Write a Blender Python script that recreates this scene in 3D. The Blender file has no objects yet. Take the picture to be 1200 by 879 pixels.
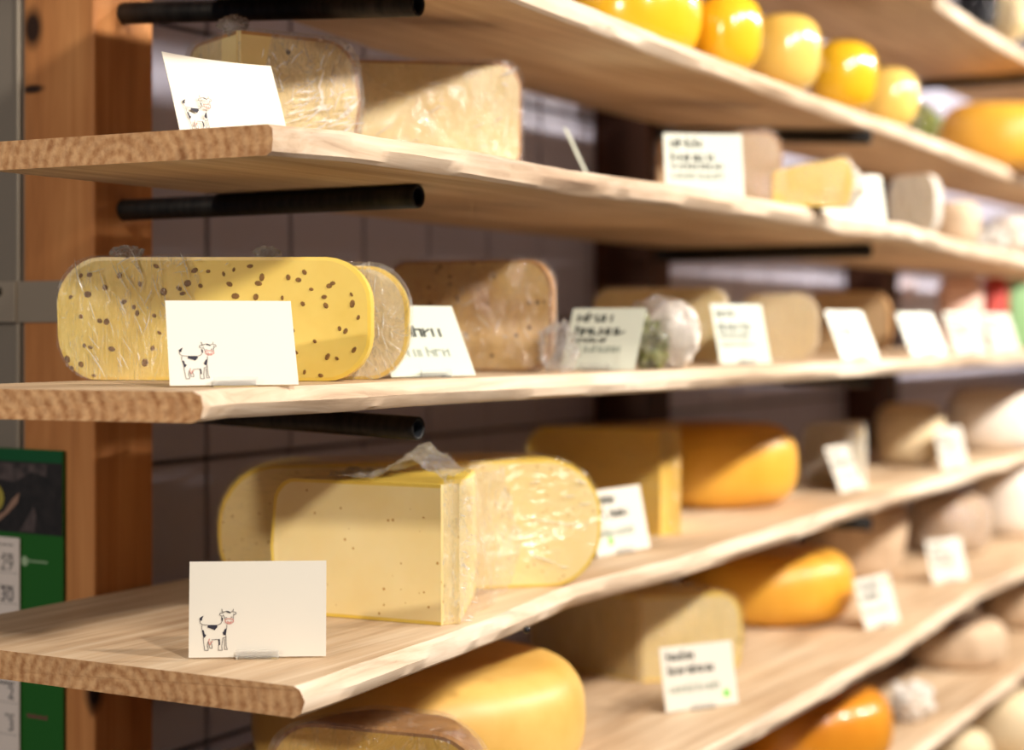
import bpy, bmesh, math, random
from mathutils import Vector, Matrix, noise

# ------------------------------------------------------------------ camera
# World: X runs along the shelves (away from the camera), Y runs into the wall,
# Z up, the camera sits at the origin (eye height 1.45 m above the floor).
F, CX, HOR = 2000.0, 600.0, 385.0
A = math.atan(1180.0 / F)
SA, CA = math.sin(A), math.cos(A)
scene = bpy.context.scene
cam_d = bpy.data.cameras.new('camera')
cam = bpy.data.objects.new('camera', cam_d)
scene.collection.objects.link(cam)
cam.rotation_euler = (math.pi / 2, 0, A - math.pi / 2)
cam_d.sensor_width = 36.0
cam_d.lens = F / 1200 * 36
cam_d.shift_y = -(439.5 - HOR) / 1200
cam_d.clip_start = 0.02
cam_d.dof.use_dof = True
cam_d.dof.focus_distance = 1.36
cam_d.dof.aperture_fstop = 3.1
scene.camera = cam

def s2l(c):
    return c / 12.92 if c <= 0.04045 else ((c + 0.055) / 1.055) ** 2.4
def rgb(r, g, b):
    return (s2l(r / 255), s2l(g / 255), s2l(b / 255), 1.0)

# ------------------------------------------------------------------ world, lights
w = bpy.data.worlds.new('world'); scene.world = w; w.use_nodes = True
bg = w.node_tree.nodes['Background']
bg.inputs[0].default_value = (0.74, 0.76, 1.0, 1); bg.inputs[1].default_value = 0.085

def area(name, loc, target, size, power, col=(1.0, 0.88, 0.72)):
    d = bpy.data.lights.new(name, 'AREA'); d.energy = power; d.size = size; d.color = col
    d.shape = 'DISK'
    o = bpy.data.objects.new(name, d); scene.collection.objects.link(o)
    o.location = loc
    o.rotation_euler = (Vector(target) - Vector(loc)).to_track_quat('-Z', 'Y').to_euler()
    return o
for i in range(5):
    area('ceiling_spot', (0.2 + i * 1.15, -0.80, 1.10), (0.9 + i * 1.15, 0.95, -0.15), 0.16, (34, 33, 42, 58, 70)[i], (1.0, 0.925, 0.83))
area('shop_lamp', (-2.3, 1.08, 0.94), (1.2, 0.95, -0.1), 0.14, 46, (1.0, 0.90, 0.76))

scene.view_settings.view_transform = 'Standard'
scene.view_settings.look = 'None'
scene.view_settings.gamma = 1.0
scene.view_settings.use_curve_mapping = False
scene.view_settings.exposure = 0.0

random.seed(7)
COL = scene.collection

# ------------------------------------------------------------------ pixel helpers
def ray(px):
    dx = (px - CX) / F
    return (dx * SA + CA, -dx * CA + SA)
def at(px, t):
    r = ray(px); return (r[0] * t, r[1] * t)
def atY(px, Y):
    r = ray(px); return (r[0] * Y / r[1], Y)
def on(px, py, Z):
    return at(px, F * Z / (HOR - py))

# ------------------------------------------------------------------ object helpers
def link(name, me, mat=None, parent=None, smooth=False):
    o = bpy.data.objects.new(name, me); COL.objects.link(o)
    if mat:
        for m in (mat if isinstance(mat, (list, tuple)) else [mat]):
            me.materials.append(m)
    if parent: o.parent = parent
    if smooth:
        for p in me.polygons: p.use_smooth = True
    return o
def tag(o, label=None, cat=None, group=None, kind=None):
    if label: o['label'] = label
    if cat: o['category'] = cat
    if group: o['group'] = group
    if kind: o['kind'] = kind
    return o
def empty(name, loc, rz=0, label=None, cat=None, group=None):
    o = bpy.data.objects.new(name, None); COL.objects.link(o)
    o.empty_display_size = 0.03
    o.location = loc; o.rotation_euler = (0, 0, rz)
    return tag(o, label, cat, group)
def mesh(name, verts, faces, mats=None):
    me = bpy.data.meshes.new(name); me.from_pydata(verts, [], faces)
    if mats:
        for i, m in enumerate(mats): me.polygons[i].material_index = m
    me.update(); return me
def fix_normals(me):
    bm = bmesh.new(); bm.from_mesh(me)
    bmesh.ops.recalc_face_normals(bm, faces=bm.faces); bm.to_mesh(me); bm.free()
    return me
def box_me(name, x0, x1, y0, y1, z0, z1, bev=0.0, seg=2):
    bm = bmesh.new(); bmesh.ops.create_cube(bm, size=1)
    for v in bm.verts:
        v.co = Vector(((x0 + x1) / 2 + v.co.x * (x1 - x0), (y0 + y1) / 2 + v.co.y * (y1 - y0), (z0 + z1) / 2 + v.co.z * (z1 - z0)))
    if bev: bmesh.ops.bevel(bm, geom=bm.edges[:], offset=bev, segments=seg, affect='EDGES', profile=0.5)
    me = bpy.data.meshes.new(name); bm.to_mesh(me); bm.free(); return me
def auto(o, ang=40):
    for p in o.data.polygons: p.use_smooth = True
    o.data.set_sharp_from_angle(angle=math.radians(ang))

# ------------------------------------------------------------------ materials
def newmat(name):
    m = bpy.data.materials.new(name); m.use_nodes = True
    nt = m.node_tree; b = nt.nodes['Principled BSDF']
    return m, nt, b
def node(nt, t, **kw):
    n = nt.nodes.new(t)
    for k, v in kw.items():
        if k in n.inputs: n.inputs[k].default_value = v
        else: setattr(n, k, v)
    return n
def coords(nt, scale=(1, 1, 1), loc=(0, 0, 0), rot=(0, 0, 0), rnd=True):
    tc = node(nt, 'ShaderNodeTexCoord')
    mp = node(nt, 'ShaderNodeMapping'); mp.inputs['Scale'].default_value = scale
    mp.inputs['Location'].default_value = loc; mp.inputs['Rotation'].default_value = rot
    nt.links.new(tc.outputs['Object'], mp.inputs[0])
    if rnd:
        oi = node(nt, 'ShaderNodeObjectInfo')
        ad = node(nt, 'ShaderNodeVectorMath', operation='ADD')
        sc = node(nt, 'ShaderNodeMath', operation='MULTIPLY'); sc.inputs[1].default_value = 37.0
        nt.links.new(oi.outputs['Random'], sc.inputs[0])
        nt.links.new(mp.outputs[0], ad.inputs[0]); nt.links.new(sc.outputs[0], ad.inputs[1])
        return ad.outputs[0]
    return mp.outputs[0]
def ramp(nt, fac, stops):
    r = node(nt, 'ShaderNodeValToRGB'); e = r.color_ramp.elements
    while len(e) < len(stops): e.new(0.5)
    for i, (p, c) in enumerate(stops): e[i].position = p; e[i].color = c
    nt.links.new(fac, r.inputs[0]); return r.outputs[0]
def mix(nt, fac, a, b, mode='MIX'):
    n = node(nt, 'ShaderNodeMix', data_type='RGBA', blend_type=mode)
    for s, v in ((0, fac), (6, a), (7, b)):
        if isinstance(v, (int, float)): n.inputs[s].default_value = v
        elif isinstance(v, tuple): n.inputs[s].default_value = v
        else: nt.links.new(v, n.inputs[s])
    return n.outputs[2]
def bump(nt, b, h, strength=0.3, dist=0.002):
    n = node(nt, 'ShaderNodeBump'); n.inputs['Strength'].default_value = strength; n.inputs['Distance'].default_value = dist
    nt.links.new(h, n.inputs['Height']); nt.links.new(n.outputs[0], b.inputs['Normal']); return n.outputs[0]
def flat(name, c, rough=0.6, metal=0.0, spec=0.4):
    m, nt, b = newmat(name)
    b.inputs['Base Color'].default_value = c; b.inputs['Roughness'].default_value = rough
    b.inputs['Metallic'].default_value = metal; b.inputs['Specular IOR Level'].default_value = spec
    return m

def wood(name, light, mid, dark, rough=0.62, axis=0, streak=60, knots=None):
    m, nt, b = newmat(name)
    sc = [streak, streak, streak]; sc[axis] = streak / 22
    v = coords(nt, tuple(sc))
    n1 = node(nt, 'ShaderNodeTexNoise', Scale=1.0, Detail=6.0, Roughness=0.62, Distortion=0.6); nt.links.new(v, n1.inputs['Vector'])
    sc2 = [6.0] * 3; sc2[axis] = 1.4
    v2 = coords(nt, tuple(sc2))
    n2 = node(nt, 'ShaderNodeTexNoise', Scale=1.0, Detail=4.0, Roughness=0.55, Distortion=0.9); nt.links.new(v2, n2.inputs['Vector'])
    c1 = ramp(nt, n1.outputs[0], [(0.22, dark), (0.45, mid), (0.66, light)])
    c2 = ramp(nt, n2.outputs[0], [(0.3, dark), (0.46, mid), (0.64, light)])
    c = mix(nt, 0.5, c1, c2)
    if knots:
        g = node(nt, 'ShaderNodeNewGeometry')
        for (kx, ky, kz, sx, sz) in knots:
            s = node(nt, 'ShaderNodeVectorMath', operation='SUBTRACT'); nt.links.new(g.outputs['Position'], s.inputs[0]); s.inputs[1].default_value = (kx, ky, kz)
            ml = node(nt, 'ShaderNodeVectorMath', operation='MULTIPLY'); nt.links.new(s.outputs[0], ml.inputs[0]); ml.inputs[1].default_value = (1 / sx, 1 / sx, 1 / sz)
            ln = node(nt, 'ShaderNodeVectorMath', operation='LENGTH'); nt.links.new(ml.outputs[0], ln.inputs[0])
            f = ramp(nt, ln.outputs['Value'], [(0.45, (1, 1, 1, 1)), (1.0, (0, 0, 0, 1))])
            c = mix(nt, f, c, rgb(46, 26, 14))
    nt.links.new(c, b.inputs['Base Color'])
    b.inputs['Roughness'].default_value = rough; b.inputs['Specular IOR Level'].default_value = 0.25
    bump(nt, b, n1.outputs[0], 0.35, 0.0015)
    return m
M = {}
M['shelf'] = wood('shelf_pine', rgb(224, 202, 172), rgb(194, 164, 130), rgb(122, 90, 64), streak=70)
M['edge'] = wood('live_edge_wood', rgb(236, 218, 196), rgb(206, 180, 152), rgb(112, 80, 58), streak=80, rough=0.75)
M['post'] = wood('post_pine', rgb(214, 152, 94), rgb(186, 122, 70), rgb(130, 80, 46), axis=2, streak=40,
                 knots=[(1.206, 1.262, 0.296, 0.017, 0.026), (1.206, 1.262, 0.236, 0.02, 0.006), (1.206, 1.175, -0.352, 0.022, 0.024), (1.206, 1.198, -0.006, 0.007, 0.008)])
def endgrain(yc, zc):
    m, nt, b = newmat('end_grain')
    v = coords(nt, (0.2, 1, 1.0), loc=(0, -yc, -zc), rnd=False)
    nz = node(nt, 'ShaderNodeTexNoise', Scale=18.0, Detail=3.0); nt.links.new(v, nz.inputs['Vector'])
    wv = node(nt, 'ShaderNodeTexWave', wave_type='RINGS', rings_direction='X', Scale=30.0, Distortion=0.5, Detail=0.0)
    wv.inputs['Detail Scale'].default_value = 0.6
    nt.links.new(v, wv.inputs['Vector'])
    v3 = coords(nt, (1, 1, 1))
    n3 = node(nt, 'ShaderNodeTexNoise', Scale=160.0, Detail=3.0); nt.links.new(v3, n3.inputs['Vector'])
    c = ramp(nt, wv.outputs['Fac'], [(0.05, rgb(172, 122, 80)), (0.45, rgb(192, 144, 100)), (0.95, rgb(206, 162, 118))])
    c = mix(nt, 0.45, c, ramp(nt, n3.outputs[0], [(0.3, rgb(140, 90, 54)), (0.65, rgb(226, 180, 130))]))
    st = ramp(nt, nz.outputs[0], [(0.24, rgb(84, 52, 30)), (0.36, (1, 1, 1, 1))])
    c = mix(nt, 0.75, c, st, 'MULTIPLY')
    nt.links.new(c, b.inputs['Base Color']); b.inputs['Roughness'].default_value = 0.8
    b.inputs['Specular IOR Level'].default_value = 0.15
    bump(nt, b, n3.outputs[0], 0.5, 0.001)
    return m
M['tile'] = flat('glazed_tile', rgb(178, 177, 196), 0.55)
M['grout'] = flat('grout', rgb(92, 88, 92), 0.9)
M['panel'] = flat('beige_panel', rgb(128, 118, 106), 0.6)
M['floor'] = flat('floor_grey', rgb(74, 64, 56), 0.6)
M['trim'] = flat('metal_trim', rgb(150, 138, 122), 0.4, 0.2)
M['strap'] = flat('zinc_strap', rgb(168, 154, 136), 0.5, 0.5)
M['screw'] = flat('screw_steel', rgb(70, 66, 62), 0.35, 0.9)
def steel():
    m, nt, b = newmat('black_pipe_steel')
    v = coords(nt, (40, 40, 160)); n = node(nt, 'ShaderNodeTexNoise', Scale=1.0, Detail=5.0); nt.links.new(v, n.inputs['Vector'])
    nt.links.new(ramp(nt, n.outputs[0], [(0.3, rgb(20, 18, 17)), (0.7, rgb(48, 43, 38))]), b.inputs['Base Color'])
    b.inputs['Metallic'].default_value = 0.5; b.inputs['Roughness'].default_value = 0.5
    return m
M['pipe'] = steel()
M['bore'] = flat('pipe_bore', rgb(70, 74, 80), 0.5, 0.7)

def paste(name, c1, c2, speck=None, dens=0.0, sss=0.18, scale=130):
    m, nt, b = newmat(name)
    v = coords(nt)
    n = node(nt, 'ShaderNodeTexNoise', Scale=11.0, Detail=4.0, Roughness=0.6); nt.links.new(v, n.inputs['Vector'])
    c = mix(nt, ramp(nt, n.outputs[0], [(0.3, (0, 0, 0, 1)), (0.7, (1, 1, 1, 1))]), c1, c2)
    if speck:
        vo = node(nt, 'ShaderNodeTexVoronoi', Scale=scale, Randomness=1.0); nt.links.new(v, vo.inputs['Vector'])
        sp = ramp(nt, vo.outputs['Distance'], [(0.24, (1, 1, 1, 1)), (0.34, (0, 0, 0, 1))])
        pick = ramp(nt, vo.outputs['Color'], [(1 - dens, (0, 0, 0, 1)), (1 - dens + 0.01, (1, 1, 1, 1))])
        f = mix(nt, 1.0, sp, pick, 'MULTIPLY')
        c = mix(nt, f, c, speck)
    nt.links.new(c, b.inputs['Base Color'])
    b.inputs['Roughness'].default_value = 0.42
    b.inputs['Specular IOR Level'].default_value = 0.35
    b.inputs['Subsurface Weight'].default_value = sss
    b.inputs['Subsurface Radius'].default_value = (0.012, 0.008, 0.003)
    bump(nt, b, n.outputs[0], 0.12, 0.003)
    return m
def rind(name, c1, c2, rough=0.4, scale=22, bmp=0.15, coat=0.0):
    m, nt, b = newmat(name)
    v = coords(nt)
    n = node(nt, 'ShaderNodeTexNoise', Scale=scale, Detail=5.0, Roughness=0.6); nt.links.new(v, n.inputs['Vector'])
    nt.links.new(mix(nt, ramp(nt, n.outputs[0], [(0.3, (0, 0, 0, 1)), (0.7, (1, 1, 1, 1))]), c1, c2), b.inputs['Base Color'])
    b.inputs['Roughness'].default_value = rough; b.inputs['Coat Weight'].default_value = coat
    b.inputs['Coat Roughness'].default_value = 0.12
    bump(nt, b, n.outputs[0], bmp, 0.003)
    return m
M['p_seed'] = paste('cumin_cheese_paste', rgb(238, 212, 116), rgb(224, 192, 92))
M['p_yellow'] = paste('yellow_cheese_paste', rgb(246, 226, 170), rgb(240, 214, 148), rgb(190, 142, 70), 0.16, scale=230)
M['p_amber'] = paste('amber_cheese_paste', rgb(232, 196, 104), rgb(220, 178, 82))
M['p_pale'] = paste('pale_cheese_paste', rgb(226, 206, 152), rgb(212, 186, 126), rgb(60, 46, 30), 0.12, scale=120)
M['p_herb'] = paste('herb_cheese_paste', rgb(232, 200, 136), rgb(176, 134, 78), rgb(110, 80, 42), 0.25, scale=130)
M['p_pepper'] = paste('peppered_cheese_paste', rgb(230, 212, 162), rgb(200, 172, 116), rgb(96, 76, 50), 0.07, scale=100)
M['p_cream'] = paste('cream_cheese_paste', rgb(238, 222, 180), rgb(226, 204, 156))
M['p_tan'] = paste('tan_cheese_paste', rgb(206, 178, 140), rgb(190, 158, 118))
M['r_yellow'] = rind('yellow_rind', rgb(242, 212, 100), rgb(230, 192, 76), 0.35)
M['r_brown'] = rind('brown_rind', rgb(186, 140, 88), rgb(148, 104, 60), 0.5)
M['r_cream'] = rind('cream_rind', rgb(232, 212, 176), rgb(214, 190, 150), 0.6)
M['r_gold'] = rind('golden_wax', rgb(238, 182, 70), rgb(220, 156, 46), 0.38, 9, 0.08)
M['r_gouda'] = rind('gouda_rind', rgb(236, 196, 112), rgb(218, 168, 80), 0.42, 9, 0.08)
M['r_orange'] = rind('orange_wax', rgb(226, 150, 40), rgb(206, 122, 26), 0.28, 9, 0.08, 0.3)
M['r_wax'] = rind('bright_yellow_wax', rgb(240, 190, 44), rgb(228, 170, 26), 0.2, 7, 0.1, 0.6)
M['r_waxpale'] = rind('pale_yellow_wax', rgb(240, 206, 118), rgb(230, 184, 84), 0.22, 7, 0.1, 0.6)
M['r_grey'] = rind('grey_natural_rind', rgb(216, 190, 160), rgb(182, 154, 124), 0.75, 26, 0.5)
M['r_white'] = rind('white_bloomy_rind', rgb(244, 236, 226), rgb(230, 216, 200), 0.7, 20, 0.3)
M['seed'] = rind('cumin_seed', rgb(150, 108, 48), rgb(96, 64, 26), 0.6, 300)
M['card'] = flat('card_white', rgb(226, 220, 207), 0.3, 0, 0.5)
M['card_mint'] = flat('card_mint_white', rgb(210, 214, 198), 0.35, 0, 0.5)
M['ink'] = flat('ink_dark', rgb(40, 38, 52), 0.6)
M['ink_soft'] = flat('ink_soft', rgb(122, 116, 112), 0.6)
M['ink_pink'] = flat('ink_pink', rgb(206, 150, 140), 0.6)
M['print'] = flat('print_grey', rgb(58, 62, 56), 0.6)
M['print_soft'] = flat('print_pale', rgb(160, 168, 154), 0.6)
M['green_sq'] = flat('green_sticker', rgb(110, 206, 70), 0.5)
M['cal_green'] = flat('calendar_green', rgb(30, 98, 28), 0.45)
M['cal_deep'] = flat('calendar_dark_green', rgb(14, 84, 44), 0.45)
M['cal_page'] = flat('calendar_paper', rgb(232, 220, 212), 0.6)
M['cal_red'] = flat('calendar_red_print', rgb(130, 70, 74), 0.6)
M['cal_logo'] = flat('calendar_logo_print', rgb(160, 186, 150), 0.6)
M['eye_iris'] = flat('iris_yellow', rgb(170, 156, 66), 0.5)
M['eye_skin'] = flat('eye_corner_skin', rgb(150, 118, 100), 0.6)
M['black'] = flat('black_print', rgb(10, 9, 9), 0.5)
M['fur'] = rind('printed_fur', rgb(98, 84, 82), rgb(16, 13, 13), 0.6, 60, 0.0)
M['fur_dark'] = rind('printed_fur_dark', rgb(40, 34, 33), rgb(10, 8, 8), 0.6, 90, 0.0)
M['herbs'] = rind('green_herbs', rgb(148, 152, 58), rgb(74, 84, 30), 0.5, 60, 0.6)
M['red'] = flat('red_pack', rgb(176, 60, 50), 0.5)
M['greenpack'] = flat('green_pack', rgb(120, 160, 110), 0.5)
M['pinkpack'] = flat('pale_pink_pack', rgb(224, 190, 176), 0.6)
M['blackpack'] = flat('black_foil', rgb(22, 20, 24), 0.22)
M['fitting'] = flat('pale_fitting', rgb(214, 200, 206), 0.4)
def acrylic():
    m, nt, b = newmat('clear_acrylic')
    b.inputs['Base Color'].default_value = (0.95, 0.95, 0.95, 1); b.inputs['Roughness'].default_value = 0.05
    b.inputs['Transmission Weight'].default_value = 0.9; b.inputs['IOR'].default_value = 1.3
    return m
M['clip'] = acrylic()
def film(name, wrinkle=0.8, sc=(26, 26, 9), haze=0.06, streaks=0.35, gloss=0.05):
    m, nt, b = newmat(name)
    nt.nodes.remove(b)
    out = nt.nodes['Material Output']
    v = coords(nt, sc, rot=(0.5, 0.4, 0.3))
    n = node(nt, 'ShaderNodeTexNoise', Scale=1.0, Detail=5.0, Roughness=0.6, Distortion=1.6); nt.links.new(v, n.inputs['Vector'])
    v2 = coords(nt, tuple(s * 4.5 for s in sc), rot=(0.2, -0.5, 0.9))
    n2 = node(nt, 'ShaderNodeTexNoise', Scale=1.0, Detail=3.0, Roughness=0.5, Distortion=2.5); nt.links.new(v2, n2.inputs['Vector'])
    ad = node(nt, 'ShaderNodeMath', operation='MULTIPLY_ADD'); nt.links.new(n2.outputs[0], ad.inputs[0]); ad.inputs[1].default_value = 0.35; nt.links.new(n.outputs[0], ad.inputs[2])
    bp = node(nt, 'ShaderNodeBump'); bp.inputs['Strength'].default_value = wrinkle; bp.inputs['Distance'].default_value = 0.02
    nt.links.new(ad.outputs[0], bp.inputs['Height'])
    tr = node(nt, 'ShaderNodeBsdfTransparent'); tr.inputs[0].default_value = (0.995, 0.99, 0.985, 1)
    gl = node(nt, 'ShaderNodeBsdfGlossy'); gl.inputs['Roughness'].default_value = 0.16; gl.inputs[0].default_value = (1, 1, 1, 1)
    nt.links.new(bp.outputs[0], gl.inputs['Normal'])
    lw = node(nt, 'ShaderNodeLayerWeight'); nt.links.new(bp.outputs[0], lw.inputs['Normal'])
    pw = node(nt, 'ShaderNodeMath', operation='POWER'); nt.links.new(lw.outputs['Facing'], pw.inputs[0]); pw.inputs[1].default_value = 4.0
    fr = node(nt, 'ShaderNodeMath', operation='MULTIPLY_ADD'); nt.links.new(pw.outputs[0], fr.inputs[0]); fr.inputs[1].default_value = 0.45; fr.inputs[2].default_value = gloss
    mx = node(nt, 'ShaderNodeMixShader'); nt.links.new(fr.outputs[0], mx.inputs[0]); nt.links.new(tr.outputs[0], mx.inputs[1]); nt.links.new(gl.outputs[0], mx.inputs[2])
    df = node(nt, 'ShaderNodeBsdfDiffuse'); df.inputs[0].default_value = (0.92, 0.9, 0.86, 1); nt.links.new(bp.outputs[0], df.inputs['Normal'])
    # film creases whitened in the colour, standing in for glints along the folds
    cr = ramp(nt, n.outputs[0], [(0.485, (0, 0, 0, 1)), (0.50, (1, 1, 1, 1)), (0.515, (0, 0, 0, 1))])
    ml = node(nt, 'ShaderNodeMath', operation='MULTIPLY_ADD'); nt.links.new(cr, ml.inputs[0]); ml.inputs[1].default_value = streaks; ml.inputs[2].default_value = haze
    m2 = node(nt, 'ShaderNodeMixShader'); nt.links.new(ml.outputs[0], m2.inputs[0]); nt.links.new(mx.outputs[0], m2.inputs[1]); nt.links.new(df.outputs[0], m2.inputs[2])
    nt.links.new(m2.outputs[0], out.inputs[0])
    return m
M['film'] = film('cling_film', 0.8, (20, 20, 9), 0.012, 0.14, 0.09)
M['film_taut'] = film('taut_cling_film', 0.35, (7, 7, 18), 0.004, 0.08)
M['film_streak'] = film('streaked_film', 0.75, (44, 44, 8), 0.015, 0.3, 0.12)
M['film_crinkle'] = film('crinkled_film', 1.0, (40, 36, 18), 0.04, 0.35, 0.16)
M['film_knot'] = film('bunched_film', 1.0, (60, 60, 60), 0.16, 0.45, 0.2)
M['fold'] = film('film_fold', 0.6, (30, 30, 30), 0.5, 0.3, 0.3)
M['film_white'] = film('hazy_film', 0.45, (22, 22, 14), 0.5, 0.3)

# ------------------------------------------------------------------ structure
WALL_Y, POST_Y = 1.282, 1.18
me = box_me('floor', -4, 7, -3.2, 2.2, -1.5, -1.45)
tag(link('floor', me, M['floor']), kind='structure')
wb = tag(link('wall_back', box_me('wall_back', 1.24, 6.2, WALL_Y, WALL_Y + 0.12, -1.45, 1.25), M['grout']), kind='structure')
TW, TH = 0.152, 0.16
tile_me = box_me('tile', 0.0025, TW - 0.0025, -0.006, 0.001, 0.0025, TH - 0.0025, 0.0022, 1)
tile_me.materials.append(M['tile'])
for i in range(-2, 26):
    for k in range(-5, 5):
        x = 1.485 + i * TW; z = -0.147 + k * TH
        if x < 1.215 or i > 25: continue
        t = bpy.data.objects.new('tile', tile_me); COL.objects.link(t); t.location = (x, WALL_Y - 0.001, z); t.parent = wb
wl = tag(link('wall_left', box_me('wall_left', 1.213, 1.239, 1.277, 2.1, -1.45, 1.25, 0.001), M['panel']), kind='structure')
tag(link('trim_1', box_me('trim_1', 1.2085, 1.2128, 1.280, 1.287, -1.45, 1.25, 0.002), M['trim']), kind='structure')

post_spots = [(1.209, 'orange pine post beside the hanging calendar and the metal strap'),
              (2.42, 'dark wooden post behind the herb cheese and the yellow wedge shelves'),
              (3.60, 'dark wooden post deep behind the far end of the shelves')]
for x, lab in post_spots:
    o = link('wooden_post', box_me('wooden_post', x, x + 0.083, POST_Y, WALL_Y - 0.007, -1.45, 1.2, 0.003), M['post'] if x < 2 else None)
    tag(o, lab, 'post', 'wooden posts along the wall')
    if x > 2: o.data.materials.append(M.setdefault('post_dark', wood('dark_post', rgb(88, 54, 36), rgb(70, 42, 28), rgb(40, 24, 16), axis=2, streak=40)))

# metal strap bolted to post and panel
st = empty('metal_strap', (1.209, 1.30, 0.02), 0, 'flat grey metal strap bolted across the orange post', 'strap')
zt, zb = (385 - 329) / F * 1.67, (385 - 378) / F * 1.67
link('strap_plate', box_me('strap_plate', -0.0025, -0.0002, -0.104, -0.012, zb - 0.02, zt - 0.02, 0.0006), M['strap'], st)
link('strap_plate', box_me('strap_plate', -0.0045, -0.0022, -0.0185, 0.11, zb - 0.02, zt - 0.02, 0.0006), M['strap'], st)
bm = bmesh.new(); bmesh.ops.create_cone(bm, cap_ends=True, segments=10, radius1=0.005, radius2=0.0035, depth=0.004,
    matrix=Matrix.Translation((-0.006, 0.004, zt - 0.02 - 0.01)) @ Matrix.Rotation(math.radians(-90), 4, 'Y'))
me = bpy.data.meshes.new('screw'); bm.to_mesh(me); bm.free(); link('screw', me, M['screw'], st)

# ------------------------------------------------------------------ shelves
def smoothstep_interp(pts, x):
    if x <= pts[0][0]: return pts[0][1]
    for (x0, y0), (x1, y1) in zip(pts, pts[1:]):
        if x <= x1:
            f = (x - x0) / (x1 - x0); return y0 + (y1 - y0) * f
    return pts[-1][1]
def shelf(label, zb, zt, end, front, back, x1=5.6, seed=0, rise=0.0):
    """end: list of (Y, X) along the cut end, front: list of (X, Y) along the live edge."""
    b0 = back
    xs = [front[0][0]]
    x = xs[0]
    while x < x1:
        x += 0.012 if x < 2.6 else 0.03
        xs.append(x)
    verts, faces, mats = [], [], []
    L = 6
    rows = []
    # row 0: along cut end corner
    for i, x in enumerate(xs):
        yf = smoothstep_interp(front, x)
        back = b0 if isinstance(b0, float) else smoothstep_interp(b0, x)
        j = lambda a, s: 0.0045 * noise.noise((x * s + seed * 9.1, a, seed)) + 0.002 * noise.noise((x * s * 3.7 + seed, a + 5, seed))
        th = zt - zb
        lowery = yf + j(0.0, 5) + 0.002
        prof = [(back, zb), (lowery + 0.004, zb), (lowery, zb + 0.003),
                (yf - 0.001 + j(1.3, 9), zb + th * 0.5), (yf + 0.003 + j(2.6, 7), zt - 0.003), (yf + 0.0065 + j(2.6, 7), zt), (back, zt)]
        rows.append([(x, y, z + rise * (y - 0.8)) for y, z in prof])
    n = len(rows[0])
    # shear the first rows so that the end follows the cut line
    def endx(y):
        return smoothstep_interp(end, y)
    for i in range(len(rows)):
        r = []
        for (x, y, z) in rows[i]:
            ex = endx(y)
            k = max(0.0, 1 - (x - xs[0]) / 0.35)
            r.append((x + (ex - xs[0]) * k, y, z))
        rows[i] = r
    for r in rows: verts += r
    for i in range(len(rows) - 1):
        for k in range(n):
            a, b2 = i * n + k, i * n + (k + 1) % n
            faces.append((a, b2, b2 + n, a + n))
            mats.append(0 if k in (0, 5, 6) else 1)
    # end cap subdivided in Y for the grain
    faces.append(tuple(range(n))[::-1]); mats.append(2)
    faces.append(tuple((len(rows) - 1) * n + k for k in range(n))); mats.append(2)
    me = mesh('shelf_board', verts, faces, mats); fix_normals(me)
    o = link('shelf_board', me, [M['shelf'], M['edge'], endgrain(0.97 if seed == 4 else 0.93, zb - 0.012)])
    me.set_sharp_from_angle(angle=math.radians(35))
    for p in me.polygons: p.use_smooth = p.material_index == 1
    return tag(o, label, 'shelf', 'live-edge shelf boards')
Z = [0.56, 0.317, 0.150, -0.044, -0.257, -0.447, -0.647, -0.85]
shelf('uppermost plank shelf with the black pouch at its edge', 0.537, Z[0], [(0.8, 0.95), (1.3, 0.95)],
      [(0.95, .62), (2.3, .64), (2.8, .832), (3.1, .85), (5.6, .88)], 1.12, seed=1)  # unseen near stretch of the front edge widened to shade the wall behind
shelf('plank shelf carrying the row of small yellow wax cheeses', 0.294, Z[1], [(0.7, 0.96), (1.3, 0.96)],
      [(0.96, .775), (1.32, .772), (1.73, .80), (2.33, .83), (2.6, .832), (3.45, .88), (5.6, .90)], [(1.3, 1.06), (1.6, 1.12), (2.2, 1.16)], seed=2, rise=0.0714)  # back edge shaped wider along the run to stop light leaking onto the wall
shelf('plank shelf under the crinkle-wrapped cheese quarter and the curled card', 0.127, Z[2],
      [(.76, 1.0), (.783, .99), (.819, .977), (.886, .988), (1.0, .998), (1.06, .97)],
      [(0.985, .786), (1.04, .765), (1.2, .757), (1.42, .768), (1.6, .752), (2.04, .75), (2.22, .79), (2.37, .75), (2.9, .82), (3.6, .88), (5.6, .9)], [(1.3, 1.06), (1.5, 1.12), (2.2, 1.16)], seed=3)  # back widened past the near end, added depth that keeps light off the wall
shelf('plank shelf carrying the cumin seed cheese', -0.066, Z[3],
      [(.78, .93), (.80, .905), (.90, .88), (.94, .869), (1.06, .86)],
      [(0.91, .79), (.98, .812), (1.08, .795), (1.2, .80), (1.42, .785), (1.56, .77), (1.95, .765), (2.7, .78), (5.6, .79)], [(1.3, 1.045), (1.6, 1.10), (2.2, 1.15)], seed=4)  # back edge widened further along to block light from the wall below
shelf('deep plank shelf under the bare cheese wedge and the blank cow card', -0.28, Z[4],
      [(.74, .99), (.76, .975), (1.06, .962), (1.2, .962)],
      [(0.977, .752), (1.03, .754), (1.33, .785), (1.5, .815), (1.74, .806), (2.39, .838), (3.5, .875), (5.6, .9)], 1.178, seed=5)
sh4 = [o for o in COL.objects if o.get('label', '').startswith('deep plank')][0]
bm = bmesh.new(); bmesh.ops.create_icosphere(bm, subdivisions=2, radius=0.0035)
me = bpy.data.meshes.new('hole_dot'); bm.to_mesh(me); bm.free(); o = link('hole_dot', me, M['blackpack'], sh4, True); o.location = (*on(617, 738, -0.2745), -0.2745)  # dark bead standing in for a small hole in the shelf edge
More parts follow.
